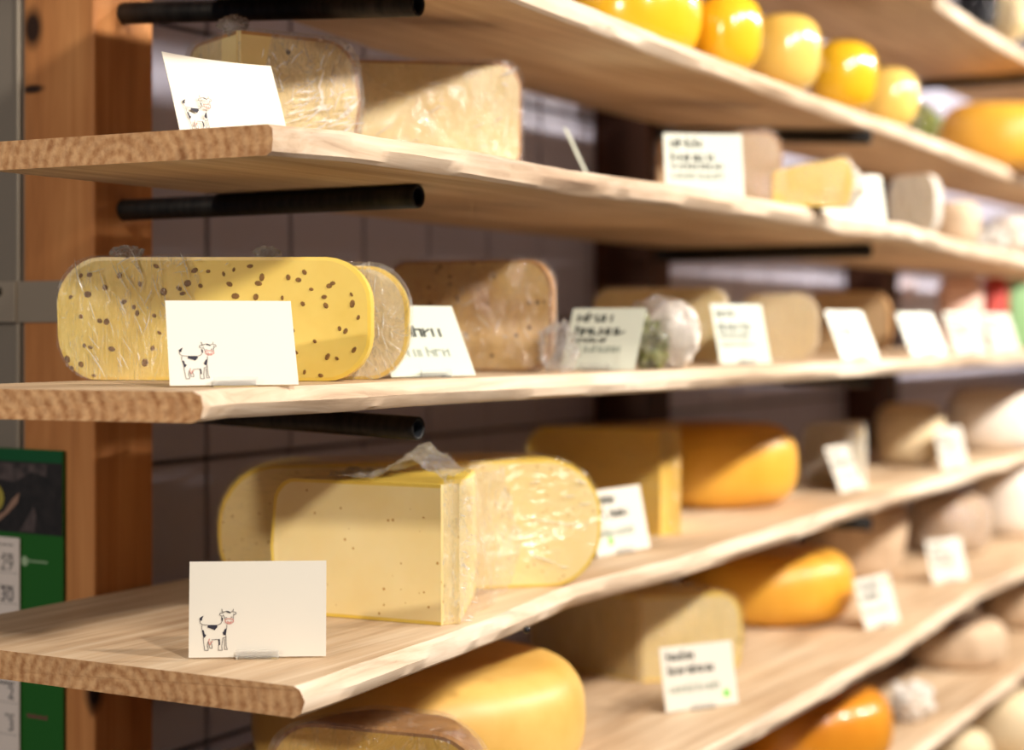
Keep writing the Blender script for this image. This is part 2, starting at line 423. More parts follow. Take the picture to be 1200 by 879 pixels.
shelf('plank shelf carrying the large gouda wheel under the deep shelf', -0.47, Z[5], [(.7, .95), (1.2, .95)],
      [(.95, .744), (1.8, .744), (2.34, .757), (2.95, .80), (3.3, .79), (5.6, .82)], 1.178, seed=6)
shelf('low plank shelf carrying the orange waxed wheel', -0.67, Z[6], [(.7, .95), (1.2, .95)],
      [(.95, .78), (2.6, .795), (3.3, .807), (5.6, .82)], 1.178, seed=7)
shelf('bottom plank shelf carrying two pale cheeses', -0.873, Z[7], [(.7, .95), (1.2, .95)],
      [(.95, .79), (5.6, .80)], 1.178, seed=8)

# support pipes
PR = 0.0106
def pipe(x, z_tip, z_back, y_tip, label):
    a, b = Vector((x, POST_Y - 0.0005, z_back)), Vector((x, y_tip, z_tip))
    L = (b - a).length
    e = empty('shelf_pipe', a, 0, label, 'pipe', 'black steel shelf pipes')
    e.rotation_euler = (b - a).to_track_quat('Z', 'Y').to_euler()
    n = 28; prof = [(0.0, 0.0), (PR, 0.0), (PR, L - 0.0008), (PR - 0.0008, L), (PR - 0.0022, L), (PR - 0.003, L - 0.0008)]
    v, f = [], []
    for i in range(n):
        c, s = math.cos(2 * math.pi * i / n), math.sin(2 * math.pi * i / n)
        v += [(r * c, r * s, h) for r, h in prof]
    m_ = len(prof)
    for i in range(n):
        for k in range(m_ - 1):
            f.append((i * m_ + k, ((i + 1) % n) * m_ + k, ((i + 1) % n) * m_ + k + 1, i * m_ + k + 1))
    o = link('pipe_body', fix_normals(mesh('pipe_body', v, f)), M['pipe'], e); auto(o, 50)
    v, f = [], []
    prof = [(PR - 0.003, L - 0.0008), (PR - 0.003, L - 0.05), (0.0001, L - 0.05)]
    for i in range(n):
        c, s = math.cos(2 * math.pi * i / n), math.sin(2 * math.pi * i / n)
        v += [(r * c, r * s, h) for r, h in prof]
    for i in range(n):
        for k in range(2):
            f.append((i * 3 + k, ((i + 1) % n) * 3 + k, ((i + 1) % n) * 3 + k + 1, i * 3 + k + 1))
    o = link('pipe_bore', mesh('pipe_bore', v, f), M['bore'], e); auto(o, 50)
pipe(1.25, 0.2848, 0.3094, 0.8325, 'black steel pipe above the crinkle-wrapped cheese quarter')
pipe(1.25, 0.1162, 0.1162, 0.8325, 'black steel pipe under the shelf with the curled cow card')
pipe(1.25, -0.0880, -0.0768, 0.8325, 'black steel pipe under the shelf with the cumin cheese')
pipe(1.25, -0.291, -0.291, 0.86, 'black steel pipe under the deep shelf with the bare wedge')
for z, lab in ((0.5262, 'far black pipe under the uppermost shelf'), (0.297, 'far black pipe under the yellow wax cheeses'), (0.1162, 'far black pipe above the round-shouldered cheeses'),
               (-0.0768, 'far black pipe above the golden wheel'), (-0.291, 'far black pipe under the deep shelf')):
    pipe(2.461, z if z != 0.297 else 0.2848, z if z != 0.297 else 0.3094, 0.8325, lab)
for z, lab in ((0.5262, 'black pipe on the last post under the uppermost shelf'),):
    pipe(3.642, z, z, 0.86, lab)

# ------------------------------------------------------------------ cheese builders
def rrect(hw, H, rx, rz, bulge=0.0, n=7):
    """closed outline (x,z) of a cheese profile, counter-clockwise seen from -Y, base flat on z=0"""
    pts = []
    rx = min(rx, hw * 0.98)
    for cx, cz, a0 in ((hw - rx, rz, -90), (hw - rx, H - rz, 0), (-hw + rx, H - rz, 90), (-hw + rx, rz, 180)):
        for i in range(n + 1):
            a = math.radians(a0 + 90 * i / n)
            pts.append((cx + rx * math.cos(a), cz + rz * math.sin(a)))
    if bulge:
        pts = [(x + math.copysign(bulge * max(0, 1 - abs(z / H * 2 - 1) ** 2), x) if abs(x) > hw - rx else x, z) for x, z in pts]
    return pts
def slab_mesh(wd, H, depth, rx, rz, grow=0.0, wob=0.0, seed=0, steps=10, bulge=0.004, border=0.0028, sag=0.0):
    """(rind, face): circle segment cut from a wheel; face at local y=0 looking to -y"""
    R = wd / 2
    hw0 = R + grow; rings = []
    for s in range(steps + 1):
        d = -grow + (depth + 2 * grow) * s / steps
        dd = min(max(d, 0), R * 0.97)
        hw = max(hw0 * math.sqrt(max(0.02, 1 - (dd / (R * 1.03)) ** 2)), 0.012)
        ring = []
        for x, z in rrect(hw, H + grow * 1.2, rx, rz, bulge):
            zz = max(z, 0.0004)
            zz -= sag * (x / hw0) ** 2 * (zz / H)
            q = Vector((x * 18, d * 18, zz * 18 + seed * 3.3))
            nz = noise.noise_vector(q) * wob
            ring.append((x + nz.x, d + nz.y * (0.3 if s == 0 else 1), max(zz + nz.z, 0.0003)))
        rings.append(ring)
    n = len(rings[0]); v = []; f = []
    for r in rings: v += r
    for i in range(steps):
        for k in range(n):
            f.append((i * n + k, i * n + (k + 1) % n, (i + 1) * n + (k + 1) % n, (i + 1) * n + k))
    f.append(tuple(steps * n + k for k in range(n)))
    return v, f, rings[0], n
def add_slab(root, wd, H, depth, rx, rz, mp, mr, mf=None, wob=0.0012, seed=0, sag=0.0, bulge=0.004):
    v, f, r0, n = slab_mesh(wd, H, depth, rx, rz, 0, wob, seed, sag=sag, bulge=bulge)
    cz = sum(p[2] for p in r0) / n
    b = 0.0028; base = len(v)
    inner = [(x * (1 - b / (wd / 2)), y - 0.0003, cz + (z - cz) * (1 - b / (H / 2))) for x, y, z in r0]
    v2 = v + inner
    f2 = f + [(k, base + k, base + (k + 1) % n, (k + 1) % n) for k in range(n)]
    o = link('rind', fix_normals(mesh('rind', v2, f2)), mr, root); auto(o, 42)
    # face as a small grid fan so bump and light read well
    c = (0, inner[0][1], cz)
    link('cut_face', mesh('cut_face', inner + [c], [(k, (k + 1) % n, n) for k in range(n)]), mp, root)
    if mf:
        v, f, r0, n = slab_mesh(wd, H, depth, rx, rz, 0.0026, 0.0022, seed + 5, steps=14, sag=sag, bulge=bulge)
        f.append(tuple(range(n))[::-1])
        o = link('film', fix_normals(mesh('film', v, f)), mf, root); auto(o, 50)
def slab(label, left, right, zs, H, depth, rx, rz, mp, mr, mf=None, name='cheese_half', group=None, **kw):
    (xa, ya), (xb, yb) = left, right
    root = empty(name, ((xa + xb) / 2, (ya + yb) / 2, zs), math.atan2(yb - ya, xb - xa), label, 'cheese', group)
    add_slab(root, math.hypot(xb - xa, yb - ya), H, depth, rx, rz, M[mp], M[mr], M[mf] if mf else None, **kw)
    return root

def sector_profile(r0, R, H, re, grow=0):
    R += grow; H += grow
    p = [(r0, 0.0004), (R - re, 0.0004)]
    for i in range(1, 7):
        a = math.radians(-90 + 90 * i / 6); p.append((R - re + re * math.cos(a), re + re * math.sin(a)))
    p.append((R + 0.003, H / 2))
    for i in range(0, 7):
        a = math.radians(90 * i / 6); p.append((R - re + re * math.cos(a), H - re + re * math.sin(a)))
    p.append((r0, H))
    return p
def wedge(label, apex, zs, R, H, a0, a1, mp, mr, mf=None, r0=0.004, re=0.03, name='cheese_wedge', top_drop=0.0, wob=0.001, seed=0, group=None, stretch=1.0):
    root = empty(name, (apex[0], apex[1], zs), 0, label, 'cheese', group)
    def build(r0, R, H, grow, wb, sd, n=14, eps=0.0):
        prof = sector_profile(r0, R, H, re, grow)
        v = []; m_ = len(prof)
        for i in range(n + 1):
            a = math.radians(a0 - eps + (a1 - a0 + 2 * eps) * i / n); c, s = math.cos(a), math.sin(a)
            st = 1 + (stretch - 1) * i / n
            for r, z in prof:
                nz = noise.noise_vector(Vector((r * c * 20 + sd, r * s * 20, z * 20))) * wb
                zz = z * (1 - top_drop * (1 - r / R))
                v.append((r * st * c + nz.x, r * st * s + nz.y, max(0.0003, zz + nz.z)))
        return v, m_, n
    v, m_, n = build(r0, R, H, 0, wob, seed)
    f = [(i * m_ + k, (i + 1) * m_ + k, (i + 1) * m_ + k + 1, i * m_ + k + 1) for i in range(n) for k in range(m_ - 1)]
    # rind border on both cuts
    def inset(i):
        ring = [Vector(v[i * m_ + k]) for k in range(m_)]
        c = sum(ring, Vector()) / m_; c.z = H / 2
        out = []
        for q in ring:
            d = q - c; rad = Vector((d.x, d.y, 0)).length
            sc = 1 - 0.003 / max(rad, 0.02)
            if Vector((q.x, q.y, 0)).length < r0 * 1.6: sc = 1
            out.append((c.x + d.x * sc, c.y + d.y * sc, H / 2 + d.z * (1 - 0.003 / (H / 2))))
        return out
    ia, ib = inset(0), inset(n)
    vv = v + ia + ib; ba, bb = len(v), len(v) + m_
    ff = f + [(k, k + 1, ba + k + 1, ba + k) for k in range(m_ - 1)] + [(n * m_ + k, bb + k, bb + k + 1, n * m_ + k + 1) for k in range(m_ - 1)]
    o = link('rind', fix_normals(mesh('rind', vv, ff)), M[mr], root); auto(o, 42)
    for ring in (ia, ib):
        o = link('cut_face', mesh('cut_face', ring, [tuple(range(m_))]), M[mp], root)
    # trimmed tip
    tip = []
    for i in range(n + 1): tip += [v[i * m_], v[i * m_ + m_ - 1]]
    link('cut_tip', mesh('cut_tip', tip, [(2 * i, 2 * i + 2, 2 * i + 3, 2 * i + 1) for i in range(n)]), M[mp], root, True)
    if mf:
        v, m_, n = build(max(0.001, r0 - 0.0028), R, H, 0.003, 0.0022, seed + 4, 20, 1.6)
        f = [(i * m_ + k, (i + 1) * m_ + k, (i + 1) * m_ + (k + 1) % m_, i * m_ + (k + 1) % m_) for i in range(n) for k in range(m_)]
        f += [tuple(range(m_))[::-1], tuple(n * m_ + k for k in range(m_))]
        o = link('film', fix_normals(mesh('film', v, f)), M[mf], root); auto(o, 50)
    return root

def wheel(label, c, zs, R, H, mat, re=None, bulge=0.006, taper=0.0, name='round_cheese', wob=0.0018, seed=0, group=None, mf=None, parent=None, dome=0.0):
    re = re or H * 0.36
    prof = [(0.0, 0.0004), (R * 0.5, 0.0004)]
    ne = 16; ex = 2 / 2.5; ry = H / 2
    for i in range(ne + 1):
        a = math.radians(-90 + 180 * i / ne); ca, sa = math.cos(a), math.sin(a)
        prof.append((R - re + (re + bulge) * max(ca, 0) ** ex, ry + ry * math.copysign(abs(sa) ** ex, sa)))
    prof += [(R * 0.5, H + dome * 0.7), (0.0, H + dome)]
    prof = [(r * (1 + taper * (z / H - 0.5)), z) for r, z in prof]
    n = 44; v = []; f = []; m_ = len(prof)
    for i in range(n):
        a = 2 * math.pi * i / n; c_, s_ = math.cos(a), math.sin(a)
        for r, z in prof:
            nz = noise.noise_vector(Vector((r * c_ * 9 + seed * 2.1, r * s_ * 9, z * 9))) * wob
            v.append((r * c_ + nz.x, r * s_ + nz.y, max(0.0003, z + nz.z)))
    for i in range(n):
        for k in range(m_ - 1):
            f.append((i * m_ + k, ((i + 1) % n) * m_ + k, ((i + 1) % n) * m_ + k + 1, i * m_ + k + 1))
    bm = bmesh.new(); me0 = mesh(name, v, f); bm.from_mesh(me0)
    bmesh.ops.remove_doubles(bm, verts=bm.verts, dist=0.0002); bmesh.ops.recalc_face_normals(bm, faces=bm.faces); bm.to_mesh(me0); bm.free()
    if mf:
        root = empty(name, (c[0], c[1], zs), 0, label, 'cheese', group)
        link('rind', me0, M[mat], root, True)
        me1 = me0.copy(); me1.materials.clear()
        for i, vv in enumerate(me1.vertices):
            q = vv.co.copy(); d = Vector((q.x, q.y, (q.z - H / 2))).normalized() * 0.003
            nz = noise.noise_vector(q * 30 + Vector((seed, 0, 0))) * 0.002
            vv.co = q + d + nz; vv.co.z = max(0.0003, vv.co.z)
        link('film', me1, M[mf], root, True)
        return root
    o = link(name, me0, M[mat], None, True); o.location = (c[0], c[1], zs)
    return tag(o, label, 'cheese', group)

def crumple(root, loc, size, mat='film_knot', seed=0, name='film_knot', subdiv=4, rough=0.55, peak=None):
    bm = bmesh.new(); bmesh.ops.create_icosphere(bm, subdivisions=subdiv, radius=1)
    for v in bm.verts:
        d = v.co.normalized()
        k = 1 + rough * (noise.noise(d * 2.1 + Vector((seed * 7.3, 0, 0))) + 0.6 * noise.noise(d * 5.2 + Vector((0, seed * 3.1, 0))) + 0.3 * noise.noise(d * 11 + Vector((0, 0, seed))))
        if peak: k *= 1 + 0.8 * max(0, d.dot(Vector(peak).normalized())) ** 4
        v.co = Vector((d.x * k * size[0], d.y * k * size[1], max(d.z * k * size[2], 0.0005 - loc[2])))
    me = bpy.data.meshes.new(name); bm.to_mesh(me); bm.free()
    o = link(name, me, M[mat], root); auto(o, 30)
    o.location = loc
    return o

def folds(root, n, x0, x1, z0, z1, a0, a1, l0, l1, wd, seed=0, y=-0.0036, rot=0.0, org=(0, 0), rows=None):
    """creases of the cling film standing proud of a flat cut face"""
    rnd = random.Random(seed); v, f = [], []
    items = rows or [(x0 + (x1 - x0) * rnd.random(), z0 + (z1 - z0) * rnd.random(), math.radians(a0 + (a1 - a0) * rnd.random()), l0 + (l1 - l0) * rnd.random() ** 1.6) for _ in range(n)]
    cr, sr = math.cos(rot), math.sin(rot)
    for (x, z, a, L) in items:
        m_ = 6; w_ = wd * (0.6 + 0.8 * rnd.random()); bend = (rnd.random() - 0.5) * 0.5; base = len(v)
        for i in range(m_ + 1):
            t = i / m_ - 0.5; aa = a + bend * t
            cx_, cz_ = x + math.cos(aa) * L * t, z + math.sin(aa) * L * t
            k = w_ * (1 - (2 * abs(t)) ** 2) * (0.7 + 0.6 * rnd.random()) + 0.00005
            nx_, nz_ = -math.sin(aa) * k / 2, math.cos(aa) * k / 2
            for (qx, qy, qz) in ((cx_ + nx_, y, cz_ + nz_), (cx_, y - k * 0.6, cz_), (cx_ - nx_, y, cz_ - nz_)):
                v.append((org[0] + qx * cr - qy * sr, org[1] + qx * sr + qy * cr, max(0.001, qz)))
        for i in range(m_):
            for k in range(2): f.append((base + i * 3 + k, base + i * 3 + k + 1, base + (i + 1) * 3 + k + 1, base + (i + 1) * 3 + k))
    o = link('film_creases', mesh('film_creases', v, f), M['fold'], root); o['kind'] = 'stuff'
    return o

# ------------------------------------------------------------------ price cards
def quad_poly(pts, y, v, f):
    b = len(v); v += [(x, y, z) for x, z in pts]; f.append(tuple(range(b, b + len(pts))))
def stroke(pts, wd, y, v, f):
    for (x0, z0), (x1, z1) in zip(pts, pts[1:]):
        d = Vector((x1 - x0, z1 - z0)); 
        if d.length < 1e-6: continue
        nrm = Vector((-d.y, d.x)).normalized() * wd / 2; e = d.normalized() * wd * 0.3
        quad_poly([(x0 - e.x + nrm.x, z0 - e.y + nrm.y), (x0 - e.x - nrm.x, z0 - e.y - nrm.y), (x1 + e.x - nrm.x, z1 + e.y - nrm.y), (x1 + e.x + nrm.x, z1 + e.y + nrm.y)], y, v, f)
def cow(root, ox, oz, s, y):
    """small printed cow, s = height"""
    U = lambda pts: [(ox + px * s, oz + pz * s) for px, pz in pts]
    def make(nm, polys, lines, lw, mat, yy):
        v, f = [], []
        for p in polys: quad_poly(U(p), yy, v, f)
        for l in lines: stroke(U(l), lw * s, yy, v, f)
        link(nm, mesh(nm, v, f), M[mat], root)
    make('cow_spots', [
        [(.23, .63), (.46, .63), (.47, .58), (.40, .50), (.36, .52), (.22, .57)],
        [(.08, .51), (.13, .50), (.15, .41), (.19, .38), (.15, .31), (.12, .33)],
        [(.66, .53), (.70, .54), (.68, .37), (.62, .38), (.60, .43)],
        [(.48, .27), (.53, .28), (.54, .13), (.50, .13), (.50, .22)],
        [(.02, .80), (.07, .84), (.12, .86), (.09, .80), (.08, .74), (.03, .74)],
        [(.56, .83), (.60, .80), (.60, .72), (.57, .73)],
        [(.69, .97), (.74, .97), (.80, .93), (.79, .91), (.74, .93), (.69, .94)]], [], 0, 'ink', y)
    make('cow_outline', [[(.65, .82), (.71, .82), (.69, .80)], [(.79, .83), (.84, .83), (.82, .80)]], [
        [(.03, .74), (.04, .68), (.09, .64), (.22, .63)], [(.46, .62), (.55, .66), (.59, .73)],
        [(.08, .62), (.08, .52)], [(.12, .32), (.13, .2), (.15, .05), (.16, .0), (.24, .0), (.24, .05), (.22, .12), (.24, .22)],
        [(.24, .22), (.28, .06), (.34, .05), (.34, .1), (.31, .22)], [(.33, .26), (.48, .27)],
        [(.5, .13), (.5, .0), (.59, .0), (.58, .1), (.61, .3)], [(.6, .3), (.69, .33)], [(.68, .37), (.69, .1), (.72, .02), (.65, .02), (.65, .28)],
        [(.70, .54), (.70, .62)], [(.62, .95), (.58, .96), (.58, 1.0), (.57, 1.02)], [(.62, .93), (.53, .92), (.52, .88), (.58, .84), (.62, .88)],
        [(.62, .95), (.70, .97)], [(.80, .95), (.85, .96), (.86, 1.02)], [(.86, .95), (.92, .94), (.93, .90), (.88, .87)], [(.87, .9), (.86, .78)], [(.62, .86), (.66, .76)]],
         0.016, 'ink_soft', y)
    make('cow_muzzle', [], [[(.66, .76), (.67, .70), (.72, .66), (.80, .66), (.86, .70), (.86, .76), (.80, .78), (.70, .78), (.66, .76)], [(.72, .72), (.73, .69), (.80, .69), (.81, .72)],
                            [(.27, .28), (.25, .2), (.29, .14), (.31, .2), (.35, .22)]], 0.026, 'ink_pink', y)
def card(label, bl, br, zs, lean=14, h=0.074, wd=None, kind='text', mat='card_mint', group='text price cards', sticker=None, clip=True, seed=0, tilt=0.0, curl=0.0):
    (xa, ya), (xb, yb) = bl, br
    L = wd or math.hypot(xb - xa, yb - ya)
    rz = math.atan2(yb - ya, xb - xa)
    root = empty('price_card', ((xa + xb) / 2, (ya + yb) / 2, zs), rz, label, 'price card', group)
    piv = bpy.data.objects.new('card_sheet', None)
    T = Matrix.Translation((0, 0, 0.0014)) @ Matrix.Rotation(math.radians(-lean), 4, 'X') @ Matrix.Rotation(math.radians(tilt), 4, 'Y')
    # sheet as a bent thin solid
    n = 8; v = []; f = []
    for i in range(n + 1):
        x = -L / 2 + L * i / n; q = curl * (1 - (2 * i / n - 1) ** 2)
        for z in (0, h / 2, h):
            q2 = q + curl * 0.6 * (z / h) ** 2
            v.append((x, q2, z)); 
    m_ = 3; off = len(v)
    v += [(x, y + 0.0006, z) for x, y, z in v]
    for i in range(n):
        for k in range(2):
            a = i * 3 + k
            f.append((a, a + 3, a + 4, a + 1)); f.append((off + a + 1, off + a + 4, off + a + 3, off + a))
    for i in range(n):
        a = i * 3; f += [(a + 3, a, off + a, off + a + 3), (a + 2, a + 5, off + a + 5, off + a + 2)]
    for k in range(2):
        f += [(k, k + 1, off + k + 1, off + k), (n * 3 + k + 1, n * 3 + k, off + n * 3 + k, off + n * 3 + k + 1)]
    sheet = link('sheet', fix_normals(mesh('sheet', v, f)), M[mat], root, curl != 0)
    sheet.matrix_local = T
    if curl: auto(sheet, 40)
    if tilt: sheet.location.z += abs(math.sin(math.radians(tilt))) * L / 2
    bpy.data.objects.remove(piv)
    if kind == 'cow':
        cow(sheet, -L / 2 + 0.0075, 0.0055, 0.031, -0.0004)
    elif kind == 'text':
        rnd = random.Random(seed)
        v, f, v2, f2 = [], [], [], []
        rows = [(0.78, 0.0105, 0.35 + 0.25 * rnd.random(), 0), (0.56, 0.0105, 0.55 + 0.25 * rnd.random(), 0), (0.28, 0.009, 0.8, 1)]
        if rnd.random() < 0.5: rows.insert(2, (0.44, 0.006, 0.5 + 0.3 * rnd.random(), 0))
        for zf, hh, frac, soft in rows:
            x = -L / 2 + 0.009; x1 = -L / 2 + 0.009 + (L - 0.018) * frac; z = zf * h
            while x < x1:
                wl_ = hh * (0.45 + 0.3 * rnd.random()); sw = hh * 0.25
                V_, F_ = (v2, f2) if soft else (v, f)
                stroke([(x, z), (x, z + hh * (1.0 if rnd.random() < 0.3 else 0.72))], sw, -0.0004, V_, F_)
                if rnd.random() < 0.8: stroke([(x, z + hh * rnd.choice([0.05, 0.36, 0.68])), (x + wl_, z + hh * rnd.choice([0.05, 0.36, 0.68]))], sw * 0.8, -0.0004, V_, F_)
                if rnd.random() < 0.75: stroke([(x + wl_, z), (x + wl_, z + hh * 0.7)], sw, -0.0004, V_, F_)
                x += wl_ + hh * 0.32
                if rnd.random() < 0.1: x += hh * 0.4
        link('printed_lines', mesh('printed_lines', v, f), M['print'], sheet)
        link('printed_price', mesh('printed_price', v2, f2), M['print_soft'], sheet)
    if sticker:
        sx, sz = sticker
        v, f = [], []; s = 0.0042
        quad_poly([(sx * L - L / 2 - s, sz * h - s), (sx * L - L / 2 + s, sz * h - s), (sx * L - L / 2 + s, sz * h + s), (sx * L - L / 2 - s, sz * h + s)], -0.0004, v, f)
        link('green_square', mesh('green_square', v, f), M['green_sq'], sheet)
    if clip:
        bm = bmesh.new()
        cl = 0.0165
        for (x0, x1, y0, y1, z0, z1) in ((-cl, cl, -0.0028, 0.020, 0.0002, 0.0013), (-cl, cl, -0.0034, -0.0022, 0.0013, 0.0075)):
            r = bmesh.ops.create_cube(bm, size=1)
            for q in r['verts']:
                q.co = Vector(((x0 + x1) / 2 + q.co.x * (x1 - x0), (y0 + y1) / 2 + q.co.y * (y1 - y0), (z0 + z1) / 2 + q.co.z * (z1 - z0)))
        me = bpy.data.meshes.new('clip'); bm.to_mesh(me); bm.free()
        link('clip', me, M['clip'], root)
    return root

# ------------------------------------------------------------------ shelf with the cumin cheese (Z[3])
z3 = Z[3]
c = slab('cumin seed cheese half with big seeded cut face behind the blank cow card', at(72, 1.442), at(430, 1.411), z3, 0.1035, 0.032, 0.034, 0.038, 'p_seed', 'r_yellow', None, seed=1, sag=0.0)
W0 = math.hypot(at(72, 1.442)[0] - at(430, 1.411)[0], at(72, 1.442)[1] - at(430, 1.411)[1])
rnd = random.Random(3); v, f = [], []
def seed_blob(x, z, a, b, ang, v, f):
    n = 8; base = len(v); ca, sa = math.cos(ang), math.sin(ang)
    for rr, yy in ((1, 0.0003), (0.75, -0.0007)):
        for i in range(n):
            t = 2 * math.pi * i / n; px_, pz_ = a * rr * math.cos(t), b * rr * math.sin(t)
            v.append((x + px_ * ca - pz_ * sa, yy - 0.0004, z + px_ * sa + pz_ * ca))
    for i in range(n): f.append((base + i, base + (i + 1) % n, base + n + (i + 1) % n, base + n + i))
    f.append(tuple(base + n + i for i in range(n)))
# seed places read off the photograph (pixel -> face plane)
seeds_px = [(95, 323), (105, 322), (83, 348), (95, 371), (75, 393), (79, 421), (84, 431), (95, 427), (99, 405), (106, 407), (117, 376), (125, 377), (131, 409), (145, 354), (157, 360), (161, 367), (164, 333), (123, 337), (103, 345),
            (183, 312), (192, 342), (210, 338), (214, 344), (220, 332), (228, 317), (235, 335), (244, 318), (269, 333), (276, 347), (262, 321), (274, 316), (293, 312), (303, 332), (307, 325), (338, 325), (350, 328), (357, 319), (365, 339),
            (380, 348), (390, 332), (386, 335), (382, 358), (355, 356), (412, 345), (413, 356), (405, 388), (398, 385), (343, 387), (369, 400), (347, 413), (357, 436), (415, 410), (179, 408), (154, 448), (125, 448), (384, 418), (300, 348),
            (331, 349), (181, 370), (187, 390), (140, 323), (395, 420), (420, 372), (376, 440), (110, 440), (170, 425)]
La, Lb = Vector(at(72, 1.442)), Vector(at(430, 1.411)); mid = (La + Lb) / 2; ux = (Lb - La).normalized()
for (px, py) in seeds_px:
    r = Vector(ray(px))
    # solve t: r*t on the face line
    nrm = Vector((-ux.y, ux.x)); t = mid.dot(nrm) / r.dot(nrm)
    p = r * t; x = (p - mid).dot(ux); z = (HOR - py) / F * t - z3
    if abs(x) > W0 / 2 - 0.004 or z < 0.003 or z > 0.099: continue
    s = 0.0021 + 0.0018 * rnd.random() ** 1.5
    seed_blob(x, z, s, s * (0.55 + 0.35 * rnd.random()), rnd.random() * 3.1, v, f)
o = link('cumin_seeds', mesh('cumin_seeds', v, f), M['seed'], c); o['kind'] = 'stuff'
# film: pulled over the left half of the face, knotted on top
ring = [p for p in rrect(W0 / 2 + 0.002, 0.105, 0.034, 0.038, 0.004, 10)]
fv, ff = [], []
lim = -0.012
nx, nz_ = 26, 16
def half_height(x):
    hw = W0 / 2 + 0.004; r = 0.036
    if x > -hw + r: return 0.0, 0.1055
    q = min(1, (-hw + r - x) / r); k = 0.039 * (1 - math.sqrt(max(0, 1 - q * q)))
    return k, 0.1055 - k
for i in range(nx + 1):
    x = -W0 / 2 - 0.003 + (lim + W0 / 2 + 0.003) * (i / nx)
    lo, hi = half_height(x)
    for k in range(nz_ + 1):
        z = lo + (hi - lo) * k / nz_
        edge = 0.016 * noise.noise((z * 40, 0.3, 0)) * (i / nx) ** 3
        nn = noise.noise_vector(Vector((x * 60, z * 22, 4.1)))
        fv.append((x + edge, -0.0030 - 0.0014 * abs(nn.y), max(0.0005, z)))
    for dpt in (0.012, 0.03):
        fv.append((x, dpt, hi + 0.001 + 0.001 * noise.noise((x * 50, dpt * 50, 0))))
mrow = nz_ + 3
for i in range(nx):
    for k in range(mrow - 1): ff.append((i * mrow + k, (i + 1) * mrow + k, (i + 1) * mrow + k + 1, i * mrow + k + 1))
o = link('film', mesh('film', fv, ff), M['film_streak'], c); auto(o, 60)
folds(c, 26, -0.118, -0.055, 0.012, 0.098, 95, 130, 0.006, 0.036, 0.0008, 3)
folds(c, 22, -0.062, -0.018, 0.045, 0.100, 60, 125, 0.004, 0.026, 0.0008, 4)
folds(c, 10, -0.10, 0.02, 0.090, 0.102, 5, 40, 0.004, 0.016, 0.0007, 5)
crumple(c, (-0.076, 0.006, 0.108), (0.012, 0.01, 0.006), seed=1)
crumple(c, (0.042, 0.016, 0.108), (0.010, 0.01, 0.005), seed=2)

# second wrapped half tucked behind
d1 = Vector((ux.x, ux.y))
r2 = Vector(at(473, 1.46)); l2 = r2 - d1 * 0.24
s2 = slab('wrapped pale cheese half tucked behind the cumin cheese', tuple(l2), tuple(r2), z3, 0.098, 0.03, 0.03, 0.038, 'p_cream', 'r_yellow', 'film_crinkle', seed=3)
folds(s2, 34, 0.055, 0.115, 0.008, 0.09, 30, 150, 0.004, 0.022, 0.0009, 6)
card('blank white card with printed cow leaning on the cumin cheese', at(199, 1.272), at(350, 1.30), z3, lean=30, kind='cow', mat='card', group='blank cow cards', clip=True)
hc = slab('brown-rinded wrapped herb cheese half behind the first lettered card', at(454, 1.765), at(643, 1.705), z3, 0.113, 0.04, 0.022, 0.03, 'p_herb', 'r_brown', 'film', seed=4)
folds(hc, 20, -0.07, 0.085, 0.01, 0.10, 20, 160, 0.006, 0.03, 0.0009, 7)
crumple(hc, (0.098, 0.0, 0.026), (0.018, 0.022, 0.024), 'film_crinkle', 5, name='bunched_film')
card('lettered card standing before the brown herb cheese', (1.236, .852), (1.322, .818), z3, seed=1, lean=31, clip=True, mat='card_mint')
card('lettered card between the herb cheese and the green-leafed parcel', at(656, 1.79), at(743, 1.755), z3, seed=2, lean=30)
slab('wrapped pale cheese half behind the green-leafed parcel', at(698, 2.22), at(850, 2.17), z3, 0.096, 0.07, 0.02, 0.02, 'p_pale', 'r_cream', 'film', seed=6)
pc = empty('herb_parcel', (*at(776, 1.86), z3), 0, 'film-wrapped white cheese parcel with green leaves', 'cheese')
crumple(pc, (0.014, -0.006, 0.037), (0.026, 0.03, 0.036), 'r_white', 11, name='wrapped_cheese', rough=0.15)
crumple(pc, (-0.016, 0.010, 0.028), (0.022, 0.02, 0.026), 'herbs', 12, name='green_leaves', rough=0.7)
crumple(pc, (-0.002, 0.002, 0.038), (0.046, 0.042, 0.04), 'film_crinkle', 13, name='film', rough=0.25)
card('lettered card leaning between two pale cheeses', (1.884, .822), (1.990, .80), z3, seed=3, lean=12)
slab('round-shouldered cream cheese half with bright film gleam', at(868, 2.40), at(955, 2.36), z3, 0.092, 0.09, 0.024, 0.03, 'p_cream', 'r_cream', 'film', seed=7)
slab('tan cheese half behind the tilted lettered card', at(942, 2.92), at(1040, 2.84), z3, 0.107, 0.08, 0.03, 0.035, 'p_tan', 'r_brown', None, seed=8)
card('tilted lettered card in front of the tan cheese half', (2.312, .822), (2.405, .80), z3, seed=4, lean=24)
card('leaning lettered card to the side of the tan cheese half', (2.666, .832), (2.78, .808), z3, seed=5, lean=24)
card('lettered card below the tall pink parcel', (2.905, .832), (3.02, .808), z3, seed=6, lean=18)
card('lettered card below the red carton', (3.15, .832), (3.255, .81), z3, seed=7, lean=18)
def pack(label, px, t, zs, wd, dp, H, mat, name='carton', cat='package', rz=0.0, bev=0.004, parts=None):
    root = empty(name, (*at(px, t), zs), rz, label, cat)
    o = link('body', box_me('body', -wd / 2, wd / 2, -dp / 2, dp / 2, 0.0004, H, bev, 3), M[mat], root); auto(o)
    link('flap', box_me('flap', -wd / 2 + 0.002, wd / 2 - 0.002, -dp * 0.15, dp * 0.15, H - 0.001, H + 0.008, 0.001, 1), M[mat], root)
    return root
